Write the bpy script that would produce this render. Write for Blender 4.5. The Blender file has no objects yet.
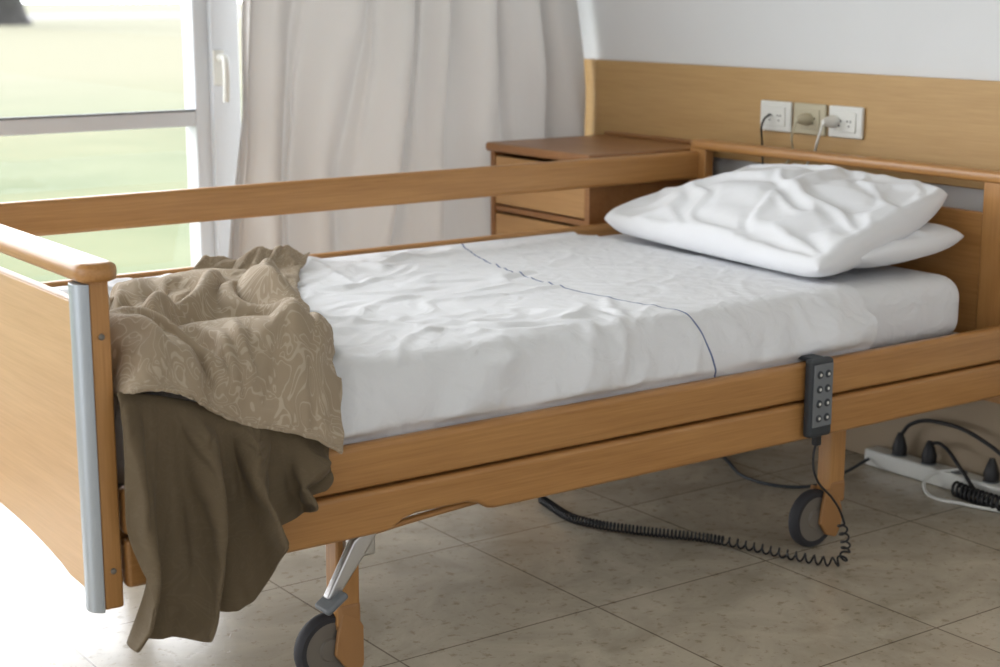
import bpy, bmesh, math, time
import numpy as np
from mathutils import Vector, Matrix, Euler
from mathutils.bvhtree import BVHTree
T0=time.time()
sc=bpy.context.scene
col=sc.collection
# ---------------------------------------------------------------- helpers
rs=np.random.RandomState(7)
PERM=np.concatenate([rs.permutation(256)]*3)
GR=np.array([(math.cos(a),math.sin(a)) for a in np.linspace(0,2*math.pi,32,endpoint=False)])
def pn(x,y,seed=0):
    x=np.asarray(x,float)+seed*17.31;y=np.asarray(y,float)+seed*5.77
    xi=np.floor(x).astype(int);yi=np.floor(y).astype(int)
    xf=x-xi;yf=y-yi
    def g(ix,iy,dx,dy):
        h=PERM[(PERM[ix&255]+iy)&255]&31
        return GR[h,0]*dx+GR[h,1]*dy
    u=xf**3*(xf*(xf*6-15)+10);v=yf**3*(yf*(yf*6-15)+10)
    a=g(xi,yi,xf,yf);b=g(xi+1,yi,xf-1,yf);c=g(xi,yi+1,xf,yf-1);d=g(xi+1,yi+1,xf-1,yf-1)
    return (a+(b-a)*u+(c-a)*v+(a-b-c+d)*u*v)*1.5
def sm(a,b,x):
    t=np.clip((x-a)/(b-a),0,1);return t*t*(3-2*t)

def empty(name):
    e=bpy.data.objects.new(name,None);col.objects.link(e);e.empty_display_size=.1;return e
def link(name,me,mat=None,parent=None):
    o=bpy.data.objects.new(name,me);col.objects.link(o)
    if mat: me.materials.append(mat)
    if parent: o.parent=parent
    return o
def smooth(me,ang=None):
    for p in me.polygons:p.use_smooth=True
def bev(o,w,seg=3):
    m=o.modifiers.new('bev','BEVEL');m.width=w;m.segments=seg;m.limit_method='ANGLE';m.angle_limit=math.radians(40)
    m.harden_normals=False
    for p in o.data.polygons:p.use_smooth=True
    w2=o.modifiers.new('wn','WEIGHTED_NORMAL');w2.keep_sharp=True
def box(name,x0,x1,y0,y1,z0,z1,mat,b=.003,parent=None,rot=None,seg=3):
    me=bpy.data.meshes.new(name);bm=bmesh.new()
    bmesh.ops.create_cube(bm,size=1)
    c=Vector(((x0+x1)/2,(y0+y1)/2,(z0+z1)/2));s=Vector((x1-x0,y1-y0,z1-z0))
    for v in bm.verts:
        v.co=Vector((v.co.x*s.x,v.co.y*s.y,v.co.z*s.z))
    if rot:
        bmesh.ops.rotate(bm,verts=bm.verts,cent=(0,0,0),matrix=Euler(rot).to_matrix())
    for v in bm.verts:v.co+=c
    bm.to_mesh(me);bm.free()
    o=link(name,me,mat,parent)
    if b:bev(o,b,seg)
    return o
def prism(name,poly,axis,a0,a1,mat,b=.003,parent=None,seg=3):
    me=bpy.data.meshes.new(name);bm=bmesh.new()
    def mk(p,a):
        l=list(p);l.insert(axis,a);return Vector(l)
    A=[bm.verts.new(mk(p,a0)) for p in poly];B=[bm.verts.new(mk(p,a1)) for p in poly]
    n=len(poly)
    bm.faces.new(A);bm.faces.new(B[::-1])
    for i in range(n):bm.faces.new([A[i],B[i],B[(i+1)%n],A[(i+1)%n]])
    bmesh.ops.recalc_face_normals(bm,faces=bm.faces)
    bm.to_mesh(me);bm.free()
    o=link(name,me,mat,parent)
    if b:bev(o,b,seg)
    return o
def tube(name,pts,r,mat,parent=None,smoothc=True,res=8):
    cu=bpy.data.curves.new(name,'CURVE');cu.dimensions='3D'
    if smoothc:
        sp=cu.splines.new('BEZIER');sp.bezier_points.add(len(pts)-1)
        for i,p in enumerate(pts):
            bp=sp.bezier_points[i];bp.co=p;bp.handle_left_type=bp.handle_right_type='AUTO'
    else:
        sp=cu.splines.new('POLY');sp.points.add(len(pts)-1)
        for i,p in enumerate(pts):sp.points[i].co=(*p,1)
    cu.bevel_depth=r;cu.bevel_resolution=3;cu.resolution_u=res;cu.use_fill_caps=True
    o=bpy.data.objects.new(name,cu);col.objects.link(o);cu.materials.append(mat)
    if parent:o.parent=parent
    return o
def lathe(name,prof,n,mat,M,parent=None):
    me=bpy.data.meshes.new(name);vs=[];fs=[]
    for i in range(n):
        a=2*math.pi*i/n
        for r,h in prof:vs.append(M@Vector((r*math.cos(a),r*math.sin(a),h)))
    k=len(prof)
    for i in range(n):
        for j in range(k-1):
            a=i*k+j;b=((i+1)%n)*k+j
            fs.append((a,b,b+1,a+1))
    me.from_pydata([tuple(v) for v in vs],[],fs);me.update()
    bm=bmesh.new();bm.from_mesh(me);bmesh.ops.remove_doubles(bm,verts=bm.verts,dist=1e-6)
    bmesh.ops.recalc_face_normals(bm,faces=bm.faces);bm.to_mesh(me);bm.free()
    smooth(me);o=link(name,me,mat,parent)
    m=o.modifiers.new('es','EDGE_SPLIT');m.split_angle=math.radians(50)
    return o
def gridmesh(name,P,mat,parent=None,uv=None):
    n,m=P.shape[:2]
    idx=np.arange(n*m).reshape(n,m)
    f=np.stack([idx[:-1,:-1],idx[1:,:-1],idx[1:,1:],idx[:-1,1:]],-1).reshape(-1,4)
    me=bpy.data.meshes.new(name);me.from_pydata(P.reshape(-1,3).tolist(),[],f.tolist());me.update()
    if uv is not None:
        l=me.uv_layers.new(name='UVMap');li=np.zeros(len(me.loops),int);me.loops.foreach_get('vertex_index',li)
        l.data.foreach_set('uv',uv.reshape(-1,2)[li].ravel())
    smooth(me)
    return link(name,me,mat,parent)
# ---------------------------------------------------------------- materials
def newmat(name):
    m=bpy.data.materials.new(name);m.use_nodes=True
    nt=m.node_tree;b=nt.nodes['Principled BSDF'];return m,nt,b
def N(nt,t,**k):
    n=nt.nodes.new(t)
    for a,v in k.items():
        if a in n.inputs: n.inputs[a].default_value=v
        else:setattr(n,a,v)
    return n
def pmat(name,c,rough=.5,metal=0,bump=0,bscale=200,spec=.5,sheen=0,var=0):
    m,nt,b=newmat(name)
    b.inputs['Base Color'].default_value=(*c,1);b.inputs['Roughness'].default_value=rough
    b.inputs['Metallic'].default_value=metal;b.inputs['Specular IOR Level'].default_value=spec
    if sheen:
        b.inputs['Sheen Weight'].default_value=sheen
    tc=N(nt,'ShaderNodeTexCoord')
    no=N(nt,'ShaderNodeTexNoise',Scale=bscale,Detail=4.0)
    nt.links.new(tc.outputs['Object'],no.inputs['Vector'])
    if bump:
        bu=N(nt,'ShaderNodeBump',Strength=bump,Distance=.001)
        nt.links.new(no.outputs['Fac'],bu.inputs['Height']);nt.links.new(bu.outputs['Normal'],b.inputs['Normal'])
    if var:
        no2=N(nt,'ShaderNodeTexNoise',Scale=3.0,Detail=5.0);nt.links.new(tc.outputs['Object'],no2.inputs['Vector'])
        r=N(nt,'ShaderNodeValToRGB')
        r.color_ramp.elements[0].position=.3;r.color_ramp.elements[1].position=.7
        r.color_ramp.elements[0].color=(*[x*(1-var) for x in c],1);r.color_ramp.elements[1].color=(*[min(1,x*(1+var)) for x in c],1)
        nt.links.new(no2.outputs['Fac'],r.inputs[0]);nt.links.new(r.outputs[0],b.inputs['Base Color'])
    return m
def wood(name,axis,c1,c2,rough=.38,scale=1.0):
    m,nt,b=newmat(name)
    tc=N(nt,'ShaderNodeTexCoord');mp=N(nt,'ShaderNodeMapping')
    s=[14*scale]*3;s[axis]=.9*scale;mp.inputs['Scale'].default_value=s
    nt.links.new(tc.outputs['Object'],mp.inputs['Vector'])
    n1=N(nt,'ShaderNodeTexNoise',Scale=2.0,Detail=6.0,Roughness=.6,Distortion=.6)
    nt.links.new(mp.outputs[0],n1.inputs['Vector'])
    mp2=N(nt,'ShaderNodeMapping');s=[260.]*3;s[axis]=9.;mp2.inputs['Scale'].default_value=s
    nt.links.new(tc.outputs['Object'],mp2.inputs['Vector'])
    n2=N(nt,'ShaderNodeTexNoise',Scale=1.0,Detail=3.0);nt.links.new(mp2.outputs[0],n2.inputs['Vector'])
    mx=N(nt,'ShaderNodeMix',data_type='FLOAT');mx.inputs[0].default_value=.45
    nt.links.new(n1.outputs['Fac'],mx.inputs[2]);nt.links.new(n2.outputs['Fac'],mx.inputs[3])
    r=N(nt,'ShaderNodeValToRGB');r.color_ramp.elements[0].position=.34;r.color_ramp.elements[1].position=.64
    r.color_ramp.elements[0].color=(*c2,1);r.color_ramp.elements[1].color=(*c1,1)
    nt.links.new(mx.outputs[0],r.inputs[0]);nt.links.new(r.outputs[0],b.inputs['Base Color'])
    b.inputs['Roughness'].default_value=rough
    bu=N(nt,'ShaderNodeBump',Strength=.08,Distance=.001);nt.links.new(n2.outputs['Fac'],bu.inputs['Height']);nt.links.new(bu.outputs['Normal'],b.inputs['Normal'])
    return m
W1=(.50,.257,.088);W2=(.375,.175,.052)
wx=wood('beech_x',0,W1,W2,.33);wy=wood('beech_y',1,W1,W2,.33);wz=wood('beech_z',2,W1,W2,.33)
wfoot=wood('beech_foot_panel',1,(.60,.375,.185),(.51,.305,.14))
wpan=wood('oak_panel',1,(.53,.335,.14),(.44,.265,.10),.5,.8)
wns=wood('cherry',1,(.34,.16,.057),(.25,.108,.036));wnsd=wood('cherry_drawer',1,(.51,.29,.12),(.42,.23,.085))
metal=pmat('brushed_aluminium',(.42,.46,.50),.42,.85,.05,80)
steel=pmat('steel',(.6,.6,.6),.35,1)
white_pl=pmat('white_plastic',(.72,.72,.68),.4)
beige_pl=pmat('beige_plastic',(.5,.45,.32),.45)
black=pmat('black_plastic',(.012,.012,.014),.45)
rubber=pmat('rubber',(.03,.03,.035),.7)
tanpl=pmat('tan_plastic',(.36,.18,.065),.5)
hubp=pmat('hub_plastic',(.17,.15,.125),.5)
greyp=pmat('grey_plastic',(.035,.042,.05),.5)
greyl=pmat('grey_face',(.17,.185,.20),.5)
framew=pmat('painted_frame',(.55,.56,.56),.4)
paint=pmat('wall_paint',(.72,.73,.74),.8,bump=.1,bscale=60,var=.02)
paint_w=pmat('window_wall_paint',(.65,.65,.64),.8,bump=.1,bscale=60)
pvc=pmat('window_pvc',(.66,.69,.73),.35)
ceilm=pmat('ceiling_paint',(.78,.78,.77),.9)
gm,nt,b=newmat('window_glass')
nt.nodes.remove(b);tr=N(nt,'ShaderNodeBsdfTransparent');gl=N(nt,'ShaderNodeBsdfGlossy',Roughness=.02);mx=N(nt,'ShaderNodeMixShader');mx.inputs[0].default_value=.04
nt.links.new(tr.outputs[0],mx.inputs[1]);nt.links.new(gl.outputs[0],mx.inputs[2]);nt.links.new(mx.outputs[0],nt.nodes['Material Output'].inputs[0])
# floor
fm,nt,b=newmat('travertine_tiles')
tc=N(nt,'ShaderNodeTexCoord');mp=N(nt,'ShaderNodeMapping');mp.inputs['Location'].default_value=(-.12,-.06,0)
nt.links.new(tc.outputs['Object'],mp.inputs['Vector'])
br=N(nt,'ShaderNodeTexBrick',Scale=1.0);br.offset=0;br.squash=1
br.inputs['Brick Width'].default_value=.44;br.inputs['Row Height'].default_value=.44;br.inputs['Mortar Size'].default_value=.0022;br.inputs['Mortar Smooth'].default_value=.3
br.inputs['Color1'].default_value=(.53,.48,.395,1);br.inputs['Color2'].default_value=(.49,.44,.36,1);br.inputs['Mortar'].default_value=(.22,.185,.145,1)
nt.links.new(mp.outputs[0],br.inputs['Vector'])
n1=N(nt,'ShaderNodeTexNoise',Scale=5.0,Detail=8.0,Roughness=.65,Distortion=.8);nt.links.new(tc.outputs['Object'],n1.inputs['Vector'])
r=N(nt,'ShaderNodeValToRGB');r.color_ramp.elements[0].position=.3;r.color_ramp.elements[1].position=.7
r.color_ramp.elements[0].color=(.72,.70,.66,1);r.color_ramp.elements[1].color=(1.15,1.13,1.1,1);nt.links.new(n1.outputs['Fac'],r.inputs[0])
m1=N(nt,'ShaderNodeMix',data_type='RGBA',blend_type='MULTIPLY');m1.inputs[0].default_value=1
nt.links.new(br.outputs['Color'],m1.inputs[6]);nt.links.new(r.outputs[0],m1.inputs[7])
n3=N(nt,'ShaderNodeTexNoise',Scale=42.0,Detail=5.0,Roughness=.7);nt.links.new(tc.outputs['Object'],n3.inputs['Vector'])
r3=N(nt,'ShaderNodeValToRGB');r3.color_ramp.elements[0].position=.35;r3.color_ramp.elements[1].position=.44
r3.color_ramp.elements[0].color=(.70,.66,.60,1);r3.color_ramp.elements[1].color=(1,1,1,1);nt.links.new(n3.outputs['Fac'],r3.inputs[0])
m2=N(nt,'ShaderNodeMix',data_type='RGBA',blend_type='MULTIPLY');m2.inputs[0].default_value=1
nt.links.new(m1.outputs[2],m2.inputs[6]);nt.links.new(r3.outputs[0],m2.inputs[7]);nt.links.new(m2.outputs[2],b.inputs['Base Color'])
b.inputs['Roughness'].default_value=.22
bu=N(nt,'ShaderNodeBump',Strength=.2,Distance=.002);nt.links.new(r3.outputs[0],bu.inputs['Height']);nt.links.new(bu.outputs['Normal'],b.inputs['Normal'])
def fabric(name,c,rough=.85,weave=.06,transl=0,sheen=.0,crumple=0,cs=16.):
    m,nt,b=newmat(name);b.inputs['Base Color'].default_value=(*c,1);b.inputs['Roughness'].default_value=rough;b.inputs['Specular IOR Level'].default_value=.2
    b.inputs['Sheen Weight'].default_value=sheen
    tc=N(nt,'ShaderNodeTexCoord');n=N(nt,'ShaderNodeTexNoise',Scale=600.0,Detail=2.0);nt.links.new(tc.outputs['Object'],n.inputs['Vector'])
    bu=N(nt,'ShaderNodeBump',Strength=weave,Distance=.001);nt.links.new(n.outputs['Fac'],bu.inputs['Height'])
    if crumple:
        n2=N(nt,'ShaderNodeTexNoise',Scale=cs,Detail=3.0,Roughness=.45,Distortion=1.0);nt.links.new(tc.outputs['Object'],n2.inputs['Vector'])
        b2=N(nt,'ShaderNodeBump',Strength=crumple,Distance=.012);nt.links.new(n2.outputs['Fac'],b2.inputs['Height']);nt.links.new(bu.outputs['Normal'],b2.inputs['Normal']);bu=b2
    nt.links.new(bu.outputs['Normal'],b.inputs['Normal'])
    if transl:
        t=N(nt,'ShaderNodeBsdfTranslucent',Color=(*c,1));mx=N(nt,'ShaderNodeMixShader');mx.inputs[0].default_value=transl
        nt.links.new(b.outputs[0],mx.inputs[1]);nt.links.new(t.outputs[0],mx.inputs[2]);nt.links.new(mx.outputs[0],nt.nodes['Material Output'].inputs[0])
    return m
SC=(.79,.80,.825)
sheetm=fabric('white_cotton',SC,crumple=.40,cs=20.)
pillowm=fabric('white_pillowcase',SC,crumple=.28,cs=9.)
mattm=fabric('fitted_sheet_cotton',(.77,.78,.80),crumple=.8,cs=12.)
curtm=fabric('curtain_linen',(.63,.61,.595),transl=.10)
sheets=sheetm.copy()
sheets.name='white_cotton_blue_stripe';nt=sheets.node_tree;b=nt.nodes['Principled BSDF']
uv=N(nt,'ShaderNodeUVMap');sx=N(nt,'ShaderNodeSeparateXYZ');nt.links.new(uv.outputs[0],sx.inputs[0])
def M_(op,a,bb):
    n=N(nt,'ShaderNodeMath',operation=op)
    for i,v in enumerate((a,bb)):
        if v is None:continue
        if isinstance(v,(int,float)):n.inputs[i].default_value=v
        else:nt.links.new(v,n.inputs[i])
    return n.outputs[0]
v=sx.outputs[1];u=sx.outputs[0]
cur=M_('ADD',M_('MULTIPLY',M_('ADD',M_('MULTIPLY',v,.40),-.28),v),1.205)
dd=M_('ABSOLUTE',M_('SUBTRACT',u,cur),None)
st=M_('LESS_THAN',dd,.0023)
mc=N(nt,'ShaderNodeMix',data_type='RGBA');nt.links.new(st,mc.inputs[0]);mc.inputs[6].default_value=(*SC,1);mc.inputs[7].default_value=(.16,.20,.34,1)
nt.links.new(mc.outputs[2],b.inputs['Base Color'])
def blanket_mat(name,ca,cb,bs=.25):
    m,nt,b=newmat(name)
    tc=N(nt,'ShaderNodeUVMap')
    nz=N(nt,'ShaderNodeTexNoise',Scale=9.0,Detail=1.0);nt.links.new(tc.outputs[0],nz.inputs['Vector'])
    mxv=N(nt,'ShaderNodeMix',data_type='RGBA');mxv.inputs[0].default_value=.22
    nt.links.new(tc.outputs[0],mxv.inputs[6]);nt.links.new(nz.outputs['Color'],mxv.inputs[7])
    w=N(nt,'ShaderNodeTexNoise',Scale=21.0,Detail=0.0,Distortion=1.5);nt.links.new(mxv.outputs[2],w.inputs['Vector'])
    mm=N(nt,'ShaderNodeMath',operation='MULTIPLY');mm.inputs[1].default_value=28;nt.links.new(w.outputs['Fac'],mm.inputs[0])
    s=N(nt,'ShaderNodeMath',operation='SINE');nt.links.new(mm.outputs[0],s.inputs[0])
    r=N(nt,'ShaderNodeValToRGB');r.color_ramp.elements[0].position=.6;r.color_ramp.elements[1].position=.85
    r.color_ramp.elements[0].color=(*ca,1);r.color_ramp.elements[1].color=(*cb,1)
    nt.links.new(s.outputs[0],r.inputs[0]);nt.links.new(r.outputs[0],b.inputs['Base Color'])
    b.inputs['Roughness'].default_value=.8;b.inputs['Specular IOR Level'].default_value=.2;b.inputs['Sheen Weight'].default_value=.05
    bu=N(nt,'ShaderNodeBump',Strength=bs,Distance=.001);nt.links.new(s.outputs[0],bu.inputs['Height']);nt.links.new(bu.outputs['Normal'],b.inputs['Normal'])
    return m
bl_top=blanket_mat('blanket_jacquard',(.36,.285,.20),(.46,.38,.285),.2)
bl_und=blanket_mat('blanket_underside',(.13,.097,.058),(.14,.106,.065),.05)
gr,nt,b=newmat('grass_lawn')
tc=N(nt,'ShaderNodeTexCoord');n1=N(nt,'ShaderNodeTexNoise',Scale=.6,Detail=8.0);nt.links.new(tc.outputs['Object'],n1.inputs['Vector'])
r=N(nt,'ShaderNodeValToRGB');r.color_ramp.elements[0].position=.35;r.color_ramp.elements[1].position=.65
r.color_ramp.elements[0].color=(.115,.15,.07,1);r.color_ramp.elements[1].color=(.175,.20,.105,1)
nt.links.new(n1.outputs['Fac'],r.inputs[0])
spx=N(nt,'ShaderNodeSeparateXYZ');nt.links.new(tc.outputs['Object'],spx.inputs[0])
mr=N(nt,'ShaderNodeMapRange');mr.inputs['From Min'].default_value=6;mr.inputs['From Max'].default_value=22;nt.links.new(spx.outputs[1],mr.inputs['Value'])
mxg=N(nt,'ShaderNodeMix',data_type='RGBA');nt.links.new(mr.outputs[0],mxg.inputs[0]);nt.links.new(r.outputs[0],mxg.inputs[6]);mxg.inputs[7].default_value=(.21,.205,.13,1)
nt.links.new(mxg.outputs[2],b.inputs['Base Color']);b.inputs['Roughness'].default_value=1
bark=pmat('tree_bark',(.085,.082,.082),.9,var=.3)
leafm=pmat('tree_leaves',(.2,.3,.1),.8,var=.3)
pathm=pmat('gravel_path',(.23,.222,.216),.9)

# ---------------------------------------------------------------- room
L=2.097;WX=2.197;WY=1.72
box('floor',-4.5,WX,-5,WY,-.1,0,fm,0)
box('ceiling',-4.5,WX+.2,-5,WY+.25,2.6,2.75,ceilm,0)
box('wall_right',WX,WX+.2,-5,WY+.25,-.1,2.6,paint,0)
bandm=pmat('beige_wall_band',(.40,.31,.21),.5,var=.06)
box('wall_right_low_band',WX-.012,WX-.0005,-4,WY-.003,0.001,.27,bandm,.003)  # thin beige band covering the lowest part of the right wall
ox0,ox1,oz0,oz1=-1.9,2.12,.06,2.3
wb=empty('wall_back')
box('wall_pier',ox1,WX,WY,WY+.25,0,2.6,paint_w,0,wb)
box('wall_lintel',ox0,ox1,WY,WY+.25,oz1,2.6,paint_w,0,wb)
box('wall_side',-4.5,ox0,WY,WY+.25,-.1,2.6,paint_w,0,wb)
box('wall_sill',ox0,WX,WY,WY+.25,-.1,oz0,paint_w,0,wb)
wn=empty('window_1')
box('frame_bottom',ox0,ox1,WY-.01,WY+.05,oz0,.13,pvc,.004,wn)
box('frame_top',ox0,ox1,WY-.01,WY+.05,2.22,oz1,pvc,.004,wn)
for i,(a,c) in enumerate([(ox0,ox0+.09),(-.55,-.43),(.98,1.095),(ox1-.08,ox1)]):
    box('stile_%d'%i,a,c,WY-.015,WY+.055,.13,2.22,pvc,.006,wn)
box('meeting_post',1.02,1.10,WY-.035,WY-.005,.07,2.28,pvc,.006,wn)
for i,(a,c) in enumerate([(ox0+.09,-.55),(-.43,.98)]):
    box('transom_%d'%i,a,c,WY-.012,WY+.05,.796,.836,pvc,.004,wn)
    box('bead_%d'%i,a,c,WY-.014,WY+.0,.834,.840,greyl,.001,wn)
    box('glass_%d'%i,a,c,WY+.015,WY+.02,.13,2.22,gm,0,wn)
box('glass_2',1.095,ox1-.08,WY+.015,WY+.02,.13,2.22,gm,0,wn)
box('handle_plate',1.022,1.052,WY-.043,WY-.034,.90,.99,white_pl,.003,wn)
tube('handle_lever',[(1.037,WY-.04,.97),(1.037,WY-.075,.97),(1.035,WY-.085,.955),(1.033,WY-.085,.86)],.009,white_pl,wn)
box('wall_panel',WX-.02,WX-.001,-3.5,WY-.003,.70,.943,wpan,.003)
def outlet(y0,y1,m,kind):
    e=empty('wall_outlet')
    box('plate',WX-.031,WX-.0205,y0,y1,.787,.864,m,.004,e)
    yc=(y0+y1)/2
    box('module',WX-.034,WX-.030,y0+.018,y1-.018,.801,.850,m,.002,e)
    for s in (-.016,.016):
        for dy,dz in ((-.005,0),(.005,0),(0,-.012)):
            M=Matrix.Translation((WX-.0345,yc+s+dy,.828+dz))@Matrix.Rotation(math.pi/2,4,'Y')
            lathe('hole',[(0,0),(.0024,0),(.0024,.001),(0,.001)],10,black,M,e)
    if kind:
        for s in kind:
            M=Matrix.Translation((WX-.034,yc+s,.826))@Matrix.Rotation(-math.pi/2,4,'Y')
            lathe('plug',[(0,0),(.015,0),(.016,.012),(.011,.03),(.006,.042),(0,.042)],20,white_pl if m is not beige_pl else beige_pl,M,e)
outlet(.750,.860,white_pl,[]);outlet(.632,.742,beige_pl,[0.0]);outlet(.512,.622,white_pl,[.03])
cab=empty('power_cables')
tube('cable_1',[(WX-.07,.69,.826),(WX-.085,.69,.79),(WX-.05,.72,.74),(WX-.03,.79,.68),(WX-.03,.86,.60)],.0028,beige_pl,cab)
tube('cable_2',[(WX-.07,.60,.826),(WX-.085,.60,.79),(WX-.05,.65,.74),(WX-.03,.73,.67),(WX-.03,.8,.6)],.0032,white_pl,cab)
tube('cable_3',[(WX-.035,.82,.83),(WX-.06,.817,.815),(WX-.04,.84,.76),(WX-.03,.84,.66),(WX-.03,.83,.5)],.0028,black,cab)
# curtain
nx,nz=480,90
u=np.linspace(0,1,nx);z=np.linspace(.02,2.45,nz)
U,Z=np.meshgrid(u,z,indexing='ij')
zz=Z/2.45
X=1.055+U*1.085
X=X-(1-U)*.10*(1-sm(.0,.9,Z/1.3))
ph=U*6.8+.6*pn(U*2.5,Z*.9,3)+.16*pn(U*8,Z*1.2,9)
amp=.040*(.45+1.1*(pn(U*5,Z*.6,5)+.5))*(1.15-.35*zz)
sfold=np.sin(ph*2*np.pi)
Y=1.605+amp*(sfold*.8-.35*np.abs(sfold)**2)+.012*np.sin(ph*2*np.pi*1.9+1.3+pn(U*5,Z,2)*2)+.04*pn(U*2.4+Z*.9,Z*1.1,8)+.014*pn(U*9+Z*3.5,Z*2,18)
X=X+.016*np.cos(ph*2*np.pi)
Y=np.clip(Y,1.52,WY-.045)
cu=gridmesh('curtain',np.stack([X,Y,Z],-1),curtm)
tube('curtain_rod',[(-.2,1.60,2.47),(2.19,1.60,2.47)],.012,steel)
gy=np.array([WY+.25,4,10,20,35,50,70,110])
gz=np.array([-.12,-.12,-.12,-.1,-.05,0.0,.1,.3])
gx=np.linspace(-60,140,11)
GX,GY=np.meshgrid(gx,gy,indexing='ij');GZ=np.repeat(gz[None],len(gx),0)
o=gridmesh('lawn',np.stack([GX,GY,GZ],-1),gr)
P=np.zeros((2,2,3));P[0,0]=(-60,58,.06);P[1,0]=(140,58,.06);P[0,1]=(-60,68,.115);P[1,1]=(140,68,.115)
gridmesh('garden_path',P,pathm)
def tree(x,y,r,h):
    e=empty('tree')
    prof=[(r*1.5,-.02),(r*1.2,.3),(r,.8),(r*.93,2.5),(r*.85,h*.5),(r*.5,h*.8)]
    lathe('trunk',prof,20,bark,Matrix.Translation((x,y,0)),e)
    me=bpy.data.meshes.new('crown');bm=bmesh.new()
    for k in range(9):
        a=k*2.4;rr=1.6+.5*math.sin(k*3)
        bmesh.ops.create_icosphere(bm,subdivisions=3,radius=rr,matrix=Matrix.Translation((x+1.6*math.cos(a)*(k/9+.3),y+1.6*math.sin(a)*(k/9+.3),h*.8+ (k%3)*.9)))
    for v in bm.verts:
        n=float(pn(v.co.x*1.3+v.co.z,v.co.y*1.3-v.co.z*.7,4));v.co+=v.normal*n*.5
    bm.to_mesh(me);bm.free();smooth(me);link('crown',me,leafm,e)
tree(17.6,52.2,.68,9)

# ---------------------------------------------------------------- bed
bed=empty('hospital_bed')
YN0,YN1=-.032,-.004
box('side_slat_upper',.035,L-.03,YN0,YN1,.356,.430,wx,.010,bed,seg=4)
poly=[(.035,.275),(.48,.275),(.495,.278),(.515,.29),(.54,.296),(.64,.296),(.665,.29),(.685,.278),(.70,.275),(L-.03,.275),(L-.03,.351),(.035,.351)]
prism('side_slat_lower',poly,1,YN0,YN1,wx,.009,bed,4)
box('rail_guide',.035,L-.04,YN1+.0005,.010,.30,.41,wx,.003,bed)
box('main_frame_near',.04,L-.03,.02,.05,.285,.36,framew,.006,bed)
box('main_frame_far',.04,L-.03,.94,.97,.285,.36,framew,.006,bed)
for i,x in enumerate((.25,.75,1.25,1.8)):
    box('cross_bar_%d'%i,x,x+.04,.05,.94,.30,.34,framew,.004,bed)
box('mattress_support',.05,L-.04,.04,.96,.365,.395,framew,.004,bed)
tube('handle_bar',[(.46,.015,.262),(.58,.015,.272),(.73,.015,.281)],.006,wx,bed)
box('far_rail_upper',.02,L-.01,.982,1.008,.655,.728,wx,.010,bed,seg=4)
box('far_rail_lower',.02,L-.01,.982,1.008,.470,.560,wx,.010,bed,seg=4)
box('far_side_board',.035,L-.03,.975,1.0,.31,.44,wx,.006,bed)
def endboard(nm,xo,sgn,z_top,hh,hw,ya0,ya1):
    e=empty(nm);e.parent=bed
    xa,xb=sorted((xo,xo-sgn*.03))
    zb=.255
    pts=[(.0,zb),(.12,zb+.004)]+[(.12+.76*t,zb+.004+.035*math.sin(math.pi*t)**.7) for t in np.linspace(.05,.95,15)]+[(.88,zb+.004),(1.005,zb)]
    poly=pts+[(1.005,.700),(.0,.700)]
    if sgn>0: poly=pts+[(1.005,.665),(.0,.665)]
    poly=[(max(.018,min(.987,p[0])),p[1]) for p in poly]
    xm=(xa+xb)/2
    prism('panel',poly,0,xm-.010,xm+.010,wfoot if sgn<0 else wy,.003,e)
    PP=((-.034,.016),(.985,1.016)) if sgn<0 else ((-.034,.066),(.955,1.016))
    for i,(ya,yb) in enumerate(PP):
        box('post_%d'%i,xa,xb,ya,yb,zb-.004,z_top-hh,wz,.004,e)
    for i,(yc,s) in enumerate(((-.012,-1),(.992,1))):
        prof=[]
        R=.024
        for k in range(13):
            a=-math.pi/2+math.pi*k/12
            prof.append((xo+sgn*R*.8*math.cos(a),yc+R*math.sin(a)))
        prism('metal_profile_%d'%i,prof,2,zb-.006,z_top-2*hh,metal,.001,e)
        for zc in (.31,.66):
            M=Matrix.Translation((xm,-.0345,zc))@Matrix.Rotation(math.pi/2,4,'X')
            if i==0:lathe('bolt',[(0,0),(.0045,0),(.0045,.002),(.003,.003),(0,.003)],14,hubp,M,e)
    n=60
    yv=np.linspace(ya0,ya1,n)
    V=[]
    for j,y in enumerate(yv):
        t=min(1,min(y-ya0,ya1-y)/.028)
        w=math.sqrt(max(0,1-(1-t)**2))*.6+.4 if t<1 else 1
        ring=[]
        for k in range(24):
            a=2*math.pi*k/24
            cx=math.copysign(abs(math.cos(a))**.5,math.cos(a))*hw*w
            cz=math.copysign(abs(math.sin(a))**.6,math.sin(a))*hh*(w*.6+.4)
            ring.append((xm+cx,y,z_top-hh+cz))
        V.append(ring+[ring[0]])
    P=np.array(V)
    c0=np.repeat(P[:1].mean(1,keepdims=True),25,1);c1=np.repeat(P[-1:].mean(1,keepdims=True),25,1)
    P=np.concatenate([c0,P,c1],0)
    gridmesh('grab_rail',P,wy,e)
endboard('footboard',-.002,-1,.767,.015,.030,-.050,1.05)
endboard('headboard',L,1,.758,.013,.021,-.045,1.02)
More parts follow.
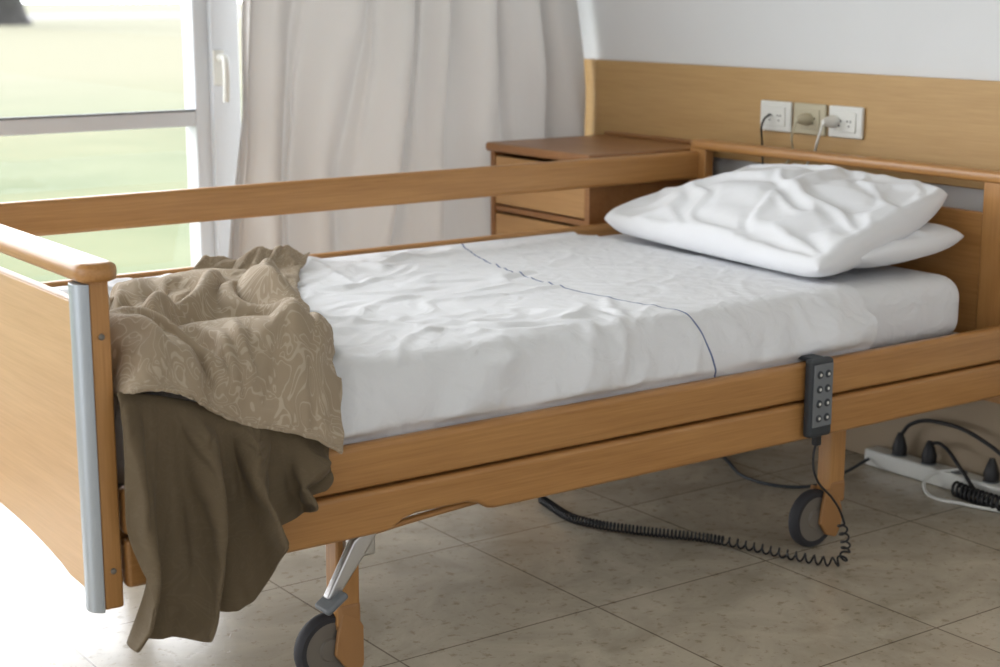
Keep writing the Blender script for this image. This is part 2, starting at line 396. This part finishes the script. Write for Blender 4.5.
def caster(x,y,xw,pedal=False,nm='leg'):
    e=empty(nm);e.parent=bed
    box('leg_post',x-.022,x+.022,y-.02,y+.02,.10,.30,wz,.005,e)
    M=Matrix.Translation((xw,y,.062))@Matrix.Rotation(math.pi/2,4,'X')
    R=.062
    lathe('tire',[(R*.76,-.012),(R*.9,-.013),(R*.98,-.008),(R,0),(R*.98,.008),(R*.9,.013),(R*.76,.012)],40,rubber,M,e)
    lathe('hub',[(0,-.014),(R*.3,-.014),(R*.34,-.010),(R*.76,-.011),(R*.76,.011),(R*.34,.010),(R*.3,.014),(0,.014)],40,hubp,M,e)
    pts=[]
    for k in range(14):
        a=math.radians(-42+k*(117/13))
        pts.append((min(xw+.067*math.cos(a),x+.026),.062+.067*math.sin(a)))
    pts=pts+[(xw+.008,.062+.03),(xw+.002,.062-.008),(xw+.022,.062-.035)]
    for i,(yy,w) in enumerate(((y-.024,.009),(y+.015,.009))):
        prism('shroud_%d'%i,pts,1,yy,yy+w,tanpl,.003,e)
    box('shroud_bridge',x-.021,x+.023,y-.023,y+.023,.09,.14,tanpl,.008,e)
    if pedal:
        prism('pedal_arm',[(x-.01,.262),(x+.045,.292),(x+.05,.285),(x+.012,.235),(x-.045,.165),(x-.062,.172)],1,y-.058,y-.040,steel,.004,e)
        box('pedal_pad',x-.075,x-.028,y-.075,y-.03,.160,.172,greyl,.005,e,rot=(0,-.6,0))
        box('pedal_bracket',x-.01,x+.04,y-.045,y-.015,.225,.285,steel,.006,e)
caster(.447,.055,.416,True,'foot_leg_near')
caster(.447,.94,.416,False,'foot_leg_far')
caster(1.632,.07,1.580,False,'head_leg_near')
caster(1.632,.94,1.580,False,'head_leg_far')
box('lift_motor',.95,1.15,.42,.52,.22,.30,greyp,.01,bed)
tube('lift_rod',[(1.15,.47,.26),(1.6,.47,.25)],.012,steel,bed)
rc=empty('bed_remote_control')
RX0,RX1,RZ0,RZ1=1.428,1.492,.285,.442
box('body',RX0,RX1,-.058,-.036,RZ0,RZ1,greyp,.008,rc)
box('face',RX0+.006,RX1-.006,-.0605,-.057,RZ0+.022,RZ1-.01,greyl,.003,rc)
for i in range(4):
    for j in range(2):
        x=RX0+.021+.022*j;zc=RZ1-.030-.029*i
        M=Matrix.Translation((x,-.0605,zc))@Matrix.Rotation(math.pi/2,4,'X')
        lathe('button',[(0,.0025),(.006,.0025),(.0075,.0015),(.008,0)],18,greyp,M,rc)
        lathe('button_mark',[(0,.0031),(.003,.0031),(.0032,.0025)],12,white_pl,M,rc)
box('hook',RX0+.015,RX1-.015,-.046,.004,.434,.442,greyp,.002,rc)
box('cord_boot',1.452,1.468,-.054,-.040,.266,.287,black,.003,rc)
def catmull(pts,n):
    pts=np.array(pts,float);P=np.vstack([2*pts[0]-pts[1],pts,2*pts[-1]-pts[-2]])
    out=[]
    for i in range(1,len(P)-2):
        for t in np.linspace(0,1,n,endpoint=False):
            p0,p1,p2,p3=P[i-1:i+3]
            out.append(.5*((2*p1)+(-p0+p2)*t+(2*p0-5*p1+4*p2-p3)*t*t+(-p0+3*p1-3*p2+p3)*t**3))
    out.append(P[-2]);return np.array(out)
spine=catmull([(1.545,-.045,.09),(1.560,-.045,.03),(1.530,-.050,.012),(1.49,.01,.012),(1.455,.11,.012),(1.42,.20,.012),(1.375,.265,.012),(1.33,.33,.012),(1.285,.41,.012),(1.265,.49,.012),(1.29,.62,.012)],60)
seg=np.r_[0,np.cumsum(np.linalg.norm(np.diff(spine,axis=0),axis=1))]
tot=seg[-1];ns=2400
sv=np.linspace(0,tot,ns)
pitch=np.where(sv<.35,.019,.0085)
phase=np.cumsum(np.gradient(sv)/pitch)*2*np.pi
S=np.stack([np.interp(sv,seg,spine[:,i]) for i in range(3)],-1)
Tn=np.gradient(S,axis=0);Tn/=np.linalg.norm(Tn,axis=1)[:,None]
up=np.array([0,0,1.]);B1=np.cross(Tn,up+1e-3);B1/=np.linalg.norm(B1,axis=1)[:,None];B2=np.cross(Tn,B1)
Rr=.0085
H=S+Rr*(np.cos(phase)[:,None]*B1+np.sin(phase)[:,None]*B2)
H[:,2]=np.maximum(H[:,2],.003)
cc=empty('coiled_cord')
tube('coil',[tuple(p) for p in H],.0022,black,cc,smoothc=False)
tube('cord_lead',[(1.460,-.047,.272),(1.452,-.048,.245),(1.46,-.05,.20),(1.505,-.055,.15),(1.535,-.05,.115),tuple(H[0])],.0024,black,cc)
tube('cord_tail',[tuple(H[-1]),(1.32,.68,.03),(1.33,.70,.15),(1.33,.70,.31)],.0024,black,cc)
ps=empty('power_strip')
box('strip_body',2.125,2.175,-.6,.42,0.001,.042,white_pl,.006,ps)
for i,y in enumerate((.33,.24,.15,.06,-.03)):
    M=Matrix.Translation((2.15,y,.042))
    lathe('socket_%d'%i,[(.019,0),(.019,.002),(.016,.002),(.015,.0005),(0,.0005)],20,greyl,M,ps)
for i,(y,tl) in enumerate(((.33,.0),(.24,.0),(.06,0))):
    lathe('plug_%d'%i,[(0,.003),(.017,.003),(.018,.02),(.012,.04),(.006,.055),(0,.055)],20,black,Matrix.Translation((2.15,y,.042)),ps)
tube('black_cable_1',[(2.15,.33,.09),(2.15,.30,.125),(2.145,.2,.15),(2.14,.08,.135),(2.13,-.02,.09),(2.12,-.06,.05),(2.10,-.1,.006)],.005,black,ps)
tube('black_cable_2',[(2.15,.24,.09),(2.14,.20,.10),(2.12,.12,.06),(2.10,.05,.02),(2.08,-.05,.006),(2.05,-.2,.006)],.0045,black,ps)
sp2=catmull([(2.10,.12,.02),(2.09,.05,.02),(2.09,-.02,.02),(2.1,-.12,.02)],40)
ph=np.arange(len(sp2)*8)/ (len(sp2)*8)*2*np.pi*16
S2=np.stack([np.interp(np.linspace(0,len(sp2)-1,len(ph)),np.arange(len(sp2)),sp2[:,i]) for i in range(3)],-1)
S2[:,0]+=.015*np.cos(ph);S2[:,2]+=.015*np.sin(ph)
tube('black_coil',[tuple(p) for p in S2],.0035,black,ps,smoothc=False)
tube('white_cable',[(2.15,.15,.05),(2.11,.2,.03),(2.06,.17,.006),(2.06,.05,.006),(2.09,-.06,.006),(2.05,-.2,.006)],.004,white_pl,ps)
tube('grey_cable',[(1.95,.75,.006),(1.86,.62,.006),(1.80,.45,.006),(1.86,.36,.006),(2.0,.38,.006),(2.12,.40,.02)],.004,greyp,ps)

# ---------------------------------------------------------------- nightstand
nsd=empty('nightstand')
a0,a1,b0,b1=1.75,2.17,1.04,1.48
box('top',a0-.012,a1,b0-.012,b1+.01,.708,.732,wns,.008,nsd)
box('side_near',a0,a1,b0,b0+.02,.03,.708,wns,.003,nsd)
box('side_far',a0,a1,b1-.02,b1,.03,.708,wns,.003,nsd)
box('back',a1-.015,a1,b0+.02,b1-.02,.03,.708,wns,.001,nsd)
box('drawer_front',a0+.002,a0+.02,b0+.022,b1-.022,.565,.696,wnsd,.003,nsd)
box('shelf',a0+.004,a1-.015,b0+.02,b1-.02,.545,.560,wns,.002,nsd)
box('door_front',a0+.002,a0+.02,b0+.022,b1-.022,.05,.538,wnsd,.003,nsd)
M=Matrix.Translation((a0+.002,b1-.06,.45))@Matrix.Rotation(-math.pi/2,4,'Y')
lathe('door_knob',[(0.006,0),(.005,.01),(.011,.016),(.011,.022),(0,.025)],20,steel,M,nsd)
box('plinth',a0+.01,a1-.02,b0+.01,b1-.01,0.001,.031,wns,.002,nsd)
box('gallery_rim',a1-.02,a1,b0,b1,.732,.742,wns,.003,nsd)

# ---------------------------------------------------------------- mattress
def rbox(name,x0,x1,y0,y1,z0,z1,r,mat,seg=6,cuts=30):
    me=bpy.data.meshes.new(name);bm=bmesh.new();bmesh.ops.create_cube(bm,size=1)
    for v in bm.verts:v.co=Vector(((x0+x1)/2+v.co.x*(x1-x0),(y0+y1)/2+v.co.y*(y1-y0),(z0+z1)/2+v.co.z*(z1-z0)))
    bmesh.ops.bevel(bm,geom=bm.edges[:]+bm.verts[:],offset=r,segments=seg,profile=.5,affect='EDGES')
    bm.to_mesh(me);bm.free();smooth(me);return link(name,me,mat)
mat_o=rbox('mattress',.05,1.985,.022,.968,.397,.542,.05,mattm,8)

# ---------------------------------------------------------------- cloth sims
def sim(objs,frames):
    sc.frame_start=1;sc.frame_end=frames+2
    for o in objs:
        pc=o.modifiers['Cloth'].point_cache;pc.frame_start=1;pc.frame_end=frames+2
    for f in range(1,frames+1):sc.frame_set(f)
    dg=bpy.context.evaluated_depsgraph_get()
    res=[]
    for o in objs:
        ev=o.evaluated_get(dg);me=bpy.data.meshes.new_from_object(ev)
        res.append(me)
    for o,me in zip(objs,res):
        o.modifiers.clear();o.data=me;smooth(me)
    sc.frame_set(1)
def getco(o):
    n=len(o.data.vertices);c=np.zeros(n*3);o.data.vertices.foreach_get('co',c);return c.reshape(-1,3)
def setco(o,c):
    o.data.vertices.foreach_set('co',c.ravel());o.data.update()
def gsmooth(c,shape,it,k=.5):
    G=c.reshape(*shape,3).copy()
    for _ in range(it):
        A=G.copy();A[1:-1,1:-1]=G[1:-1,1:-1]*(1-k)+k*.25*(G[:-2,1:-1]+G[2:,1:-1]+G[1:-1,:-2]+G[1:-1,2:]);G=A
    return G.reshape(-1,3)
cm=mat_o.modifiers.new('Collision','COLLISION')
mat_o.collision.thickness_outer=.003;mat_o.collision.cloth_friction=15
d=.0100
xs=np.arange(.12,1.66,d);SV=np.arange(0,1.135,d)
XS,SS=np.meshgrid(xs,SV,indexing='ij')
r=.060;flat=.972-.002-r
yn=.002
Y=np.where(SS<flat,.972-SS,0);Z=np.where(SS<flat,.552,0.)
arc=r*math.pi/2;t=np.clip((SS-flat)/arc,0,1)*math.pi/2
yc=yn+r
Y=np.where(SS>=flat,yc-(r)*np.sin(t)+(.972-flat-yc)*(1-np.clip((SS-flat)/arc,0,1)),Y)
Z=np.where(SS>=flat,.552-r*(1-np.cos(t))-np.clip(SS-flat-arc,0,1),Z)
w1=pn((XS*.75+SS*1.0)*5.0+.9*pn(XS*2.5,SS*2.5,7),(XS-SS*.7)*1.8,1)
w2=pn(XS*6-SS*3,SS*6+XS*2,12)
def crease(a,b,s):return np.clip(1-np.abs(pn(a,b,s))*4,0,1)**1.5
cr=crease((XS*.35+SS)*4.0+.8*pn(XS*3,SS*3,17),(XS-SS*.5)*1.1,19)
cr2=crease((XS*.9-SS*.7)*4+1.0*pn(XS*3,SS*4,27),(XS*.7+SS)*1.5,33)
cr3=crease((XS*.2+SS)*10+1.2*pn(XS*5,SS*5,37),(XS-SS*.3)*3.0,43)
foot=1-.75*sm(1.10,1.30,XS)
topw=(1-sm(flat+.0,flat+.10,SS))
Z=Z+(.013*w1*(.5+.5*foot)+.006*w2+(.012*cr+.008*cr2+.007*cr3)*foot+.006)*topw*sm(0,.03,SS)
sidew=sm(flat-.03,flat+.05,SS)*(1-sm(1.08,1.13,SS))
Y=Y-(.010+.014*pn((XS+SS*.9)*8,SS*3,2)+.014*crease((XS*1.0+SS*.9)*5+.5*pn(XS*4,SS*4,52),SS*2,53)*foot+.008*crease((XS+SS*.7)*11+.6*pn(XS*5,SS*5,62),SS*4,63))*sidew
uvs=np.stack([XS,.972-SS],-1)
sheet=gridmesh('bed_sheet',np.stack([XS,Y,Z],-1),sheets,uv=uvs)
vg=sheet.vertex_groups.new(name='pin')
n,m=XS.shape;ids=np.arange(n*m).reshape(n,m)
pins=np.unique(np.concatenate([ids[0],ids[:,0],ids[:,-1]]))
vg.add(pins.tolist(),1.0,'REPLACE')
mo=sheet.modifiers.new('Cloth','CLOTH');s=mo.settings
s.quality=6;s.mass=.2;s.tension_stiffness=20;s.compression_stiffness=20;s.shear_stiffness=6;s.bending_stiffness=.15
s.tension_damping=8;s.air_damping=4;s.effector_weights.gravity=.2
s.vertex_group_mass='pin';s.shrink_min=-.022;s.shrink_max=-.022
mo.collision_settings.distance_min=.004;mo.collision_settings.collision_quality=2
t1=time.time()
sim([sheet],13)
c=gsmooth(getco(sheet),(n,m),1,.4)
ymin=-.035+.034*(1-sm(.434,.452,c[:,2]))
c[:,1]=np.where(c[:,2]<.455,np.maximum(c[:,1],ymin),c[:,1])
setco(sheet,c)
ss=sheet.modifiers.new('s','SUBSURF');ss.levels=1;ss.render_levels=1
tsheet=time.time()-t1
bvh=BVHTree.FromPolygons([tuple(p) for p in c],[tuple(p.vertices) for p in sheet.data.polygons])
def sheet_z(x,y):
    h=bvh.ray_cast(Vector((x,y,2)),Vector((0,0,-1)))
    return h[0].z if h[0] else .545
def lift(P,off):
    q=P.reshape(-1,3)
    for i in range(len(q)):
        if q[i,1]>-.03:
            zz_=sheet_z(q[i,0],q[i,1])+off
            if q[i,2]<zz_ and zz_-q[i,2]<.08:q[i,2]=zz_
    return q.reshape(P.shape)
# pillows
def pillow(name,w,h,seedv,press):
    nu,nv=72,50
    U,V=np.meshgrid(np.linspace(-1,1,nu),np.linspace(-1,1,nv),indexing='ij')
    X=U*w/2*(1-.035*V**4);Yv=V*h/2*(1-.05*U**4)
    e=(1-U**2)*(1-V**2)
    cz=crease(U*2.2+V*1.2+.5*pn(U*2,V*2,seedv+9),V*1.2-U*.6,seedv+20)
    zt=.08*e**.40+.003*pn(U*2,V*2,seedv)*e+.010*cz*e**.5
    zb_=-.08*e**.40+.003*pn(U*2,V*2,seedv+3)*e
    top=np.stack([X,Yv,zt],-1).reshape(-1,3);bot=np.stack([X,Yv,zb_],-1).reshape(-1,3)
    idx=np.arange(nu*nv).reshape(nu,nv)
    f=np.stack([idx[:-1,:-1],idx[1:,:-1],idx[1:,1:],idx[:-1,1:]],-1).reshape(-1,4)
    me=bpy.data.meshes.new(name);me.from_pydata(np.vstack([top,bot]).tolist(),[],f.tolist()+(f[:,::-1]+nu*nv).tolist())
    bm=bmesh.new();bm.from_mesh(me);bmesh.ops.remove_doubles(bm,verts=bm.verts,dist=1e-5);bmesh.ops.recalc_face_normals(bm,faces=bm.faces);bm.to_mesh(me);bm.free()
    smooth(me);o=link(name,me,pillowm)
    mo=o.modifiers.new('Cloth','CLOTH');s=mo.settings
    s.quality=6;s.mass=.25;s.tension_stiffness=25;s.compression_stiffness=25;s.shear_stiffness=8;s.bending_stiffness=.6
    s.use_pressure=True;s.uniform_pressure_force=press;s.effector_weights.gravity=0;s.air_damping=4;s.shrink_min=0;s.shrink_max=0
    return o
p1=pillow('pillow',.78,.50,3,1.8);p2=pillow('pillow.001',.76,.42,6,1.6)
mat_o.modifiers.remove(mat_o.modifiers['Collision'])
sim([p1,p2],10)
def place(o,flat_th,c,rot,dims,trap):
    co=getco(o)
    mn,mx_=co.min(0),co.max(0);co=(co-(mn+mx_)/2)
    co[:,2]*=flat_th/(mx_-mn)[2];co[:,0]*=dims[0]/(mx_-mn)[0];co[:,1]*=dims[1]/(mx_-mn)[1]
    co[:,0]*=1-trap*co[:,1]/(dims[1]/2)
    co[:,2]+=.012*pn(co[:,0]*3.2,co[:,1]*3.2,11)
    M=Euler(rot,'XYZ').to_matrix()
    base=np.array(Matrix(((0,1,0),(-1,0,0),(0,0,1))))
    A=np.array(M)@base
    co=co@A.T+np.array(c)
    co[:,0]=np.where(co[:,0]>L-.055,L-.055+(co[:,0]-L+.055)*.2,co[:,0])
    lim=.560
    co[:,2]=np.where(co[:,2]<lim,lim+(co[:,2]-lim)*.08,co[:,2])
    setco(o,co)
    ss=o.modifiers.new('s','SUBSURF');ss.levels=1;ss.render_levels=1
place(p1,.195,(1.845,.468,.634),(0,-math.radians(15),-math.radians(7)),(.79,.47),.11)
place(p2,.125,(1.875,.440,.603),(0,-math.radians(3),-math.radians(2)),(.77,.34),0)

# ---------------------------------------------------------------- blanket
bk=empty('blanket')
na,nb=120,90
a=np.linspace(0,1,na);b_=np.linspace(0,1,nb)
A,Bm=np.meshgrid(a,b_,indexing='ij')
ka=[0,.12,.3,.5,.7,.85,.93,1]
lx=np.interp(a,ka,[.62,.47,.27,.13,.05,.038,.032,.030]);
rx=np.interp(a,ka,[.89,.79,.68,.585,.50,.42,.385,.365])
yv=np.interp(a,[0,.84,.93,1],[.945,.03,-.045,-.062])
k=np.ones(9)/9
lx=np.convolve(np.pad(lx,4,'edge'),k,'valid');rx=np.convolve(np.pad(rx,4,'edge'),k,'valid');yv=np.convolve(np.pad(yv,4,'edge'),k,'valid')
X=lx[:,None]+(rx-lx)[:,None]*Bm
Yg=np.repeat(yv[:,None],nb,1)
prof=np.clip(Bm*(1-Bm)*4,0,1)**.35
base=.562+(.010+.032*sm(.1,.5,A))*prof
g1=pn(Bm*1.9+A*2.2+.35*pn(A*3,Bm*3,1),A*1.6-Bm*.6,25)
fold=1-np.abs(g1)*2.3
g2=pn(Bm*3.4-A*2.5+.5*pn(A*4,Bm*4,3),A*3,29)
fold2=1-np.abs(g2)*2.4
far=sm(.1,.5,A)
hz=(.018+.040*far)*sm(.05,1,fold)*(1-.4*sm(.55,.9,A)*sm(.3,.7,Bm))+(.010+.018*far)*sm(.2,1,fold2)+.010*pn(A*5,Bm*4,41)*far
Zg=base+hz*np.clip(prof*1.3,0,1)
drop=sm(.82,1,A)
ze=.588-.150*Bm**1.3+.010*np.sin(Bm*9)
Zg=Zg*(1-drop)+ze*drop
Yg=Yg-drop*(.014*np.sin(Bm*7+1)+.018)
UVb=np.stack([Bm*.62,A*1.2],-1)
PT=lift(np.stack([X,Yg,Zg],-1),.010)
topl=gridmesh('top_layer',PT,bl_top,bk,uv=UVb)
vg=topl.vertex_groups.new(name='pin');ids=np.arange(na*nb).reshape(na,nb)
pins=np.unique(np.concatenate([ids[0,::3],ids[-1,::4],ids[::5,0],ids[::6,-1]]))
vg.add(pins.tolist(),1.0,'REPLACE')
mo=topl.modifiers.new('Cloth','CLOTH');s=mo.settings
s.quality=6;s.mass=.3;s.tension_stiffness=25;s.compression_stiffness=25;s.shear_stiffness=10;s.bending_stiffness=1.5
s.air_damping=3;s.vertex_group_mass='pin';s.shrink_min=-.045;s.shrink_max=-.045;s.effector_weights.gravity=.2
mo.collision_settings.distance_min=.006
# hanging part
nq,npp=100,124
q=np.linspace(0,1,nq);p=np.linspace(0,1,npp)
Q,Pp=np.meshgrid(q,p,indexing='ij')
xt=.026+.340*p
zb=np.interp(xt,[.03,.09,.15,.20,.225,.25,.31,.366],[.222,.212,.235,.225,.245,.335,.360,.42])
zb=np.convolve(np.pad(zb,4,'edge'),np.ones(9)/9,'valid')
zt_=.580-.125*p**1.3
Zh=zt_[None,:]+(zb-zt_)[None,:]*Q
ph=Pp*3.3+.50*pn(Q*1.1,Pp*2.5,61)+.30*Q*(1-Pp)+.1
f=np.sin(ph*2*np.pi)
f=f*.9-.25*np.cos(2*ph*2*np.pi)
qq=sm(0,.12,Q)
Yh=-.048-.020*qq-.022*Q**.5-.036*(.3+.7*Q**.7)*f*qq-.018*pn(Q*2.2,Pp*4,71)*qq
Xh=xt[None,:]+.018*Q*np.cos(ph*2*np.pi)+.012*pn(Q*2,Pp*3,81)*Q-.008*Q
Yh=np.minimum(Yh,-.042)
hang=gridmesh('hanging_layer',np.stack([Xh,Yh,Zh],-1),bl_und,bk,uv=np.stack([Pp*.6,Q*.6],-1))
vg=hang.vertex_groups.new(name='pin');ids=np.arange(nq*npp).reshape(nq,npp)
vg.add(ids[:4].ravel().tolist(),1.0,'REPLACE')
mo=hang.modifiers.new('Cloth','CLOTH');s=mo.settings
s.quality=6;s.mass=.3;s.tension_stiffness=25;s.compression_stiffness=25;s.shear_stiffness=10;s.bending_stiffness=3
s.air_damping=6;s.vertex_group_mass='pin';s.shrink_min=-.025;s.shrink_max=-.025;s.effector_weights.gravity=.4
mo.collision_settings.distance_min=.006
colls=[mat_o,bpy.data.objects['side_slat_upper'],bpy.data.objects['side_slat_lower']]
for o in colls:
    o.modifiers.new('Collision','COLLISION');o.collision.thickness_outer=.004;o.collision.cloth_friction=20
t2=time.time()
sim([topl,hang],7)
for o in colls:o.modifiers.remove(o.modifiers['Collision'])
c=getco(topl);c=gsmooth(c,(na,nb),1);c=lift(c,.009);setco(topl,c)
c=getco(hang);c=gsmooth(c,(nq,npp),1);m_=c[:,2]<.45;c[m_,1]=np.minimum(c[m_,1],-.040);setco(hang,c)
for o in (topl,hang):
    m=o.modifiers.new('so','SOLIDIFY');m.thickness=.006;m.offset=0
    ss=o.modifiers.new('s','SUBSURF');ss.levels=1;ss.render_levels=1
tb=time.time()-t2
# ---------------------------------------------------------------- world + light
w=bpy.data.worlds.new('World');sc.world=w;w.use_nodes=True;nt=w.node_tree
bg=nt.nodes['Background'];tc=N(nt,'ShaderNodeTexCoord');sp=N(nt,'ShaderNodeSeparateXYZ');nt.links.new(tc.outputs['Generated'],sp.inputs[0])
mr=N(nt,'ShaderNodeMapRange');mr.inputs['From Min'].default_value=-.3;mr.inputs['From Max'].default_value=.8;mr.inputs['To Min'].default_value=1.02;mr.inputs['To Max'].default_value=8.6
nt.links.new(sp.outputs[1],mr.inputs['Value']);nt.links.new(mr.outputs[0],bg.inputs['Strength'])
bg.inputs['Color'].default_value=(.95,.97,1,1)

# ---------------------------------------------------------------- camera
cd=bpy.data.cameras.new('camera');co=bpy.data.objects.new('camera',cd);col.objects.link(co)
yaw=math.radians(35.4068);pit=math.radians(11.8988)
F=Vector((math.sin(yaw)*math.cos(pit),math.cos(yaw)*math.cos(pit),-math.sin(pit)))
co.location=(-.8371,-2.2062,1.1418)
co.rotation_euler=F.to_track_quat('-Z','Y').to_euler()
cd.sensor_width=36;cd.lens=1631.29*36/1000;cd.clip_end=500;cd.clip_start=.05
cd.dof.use_dof=True;cd.dof.focus_distance=2.75;cd.dof.aperture_fstop=4.5
sc.camera=co
sc.view_settings.view_transform='Standard'
print('TIMES',tsheet,tb,time.time()-T0)
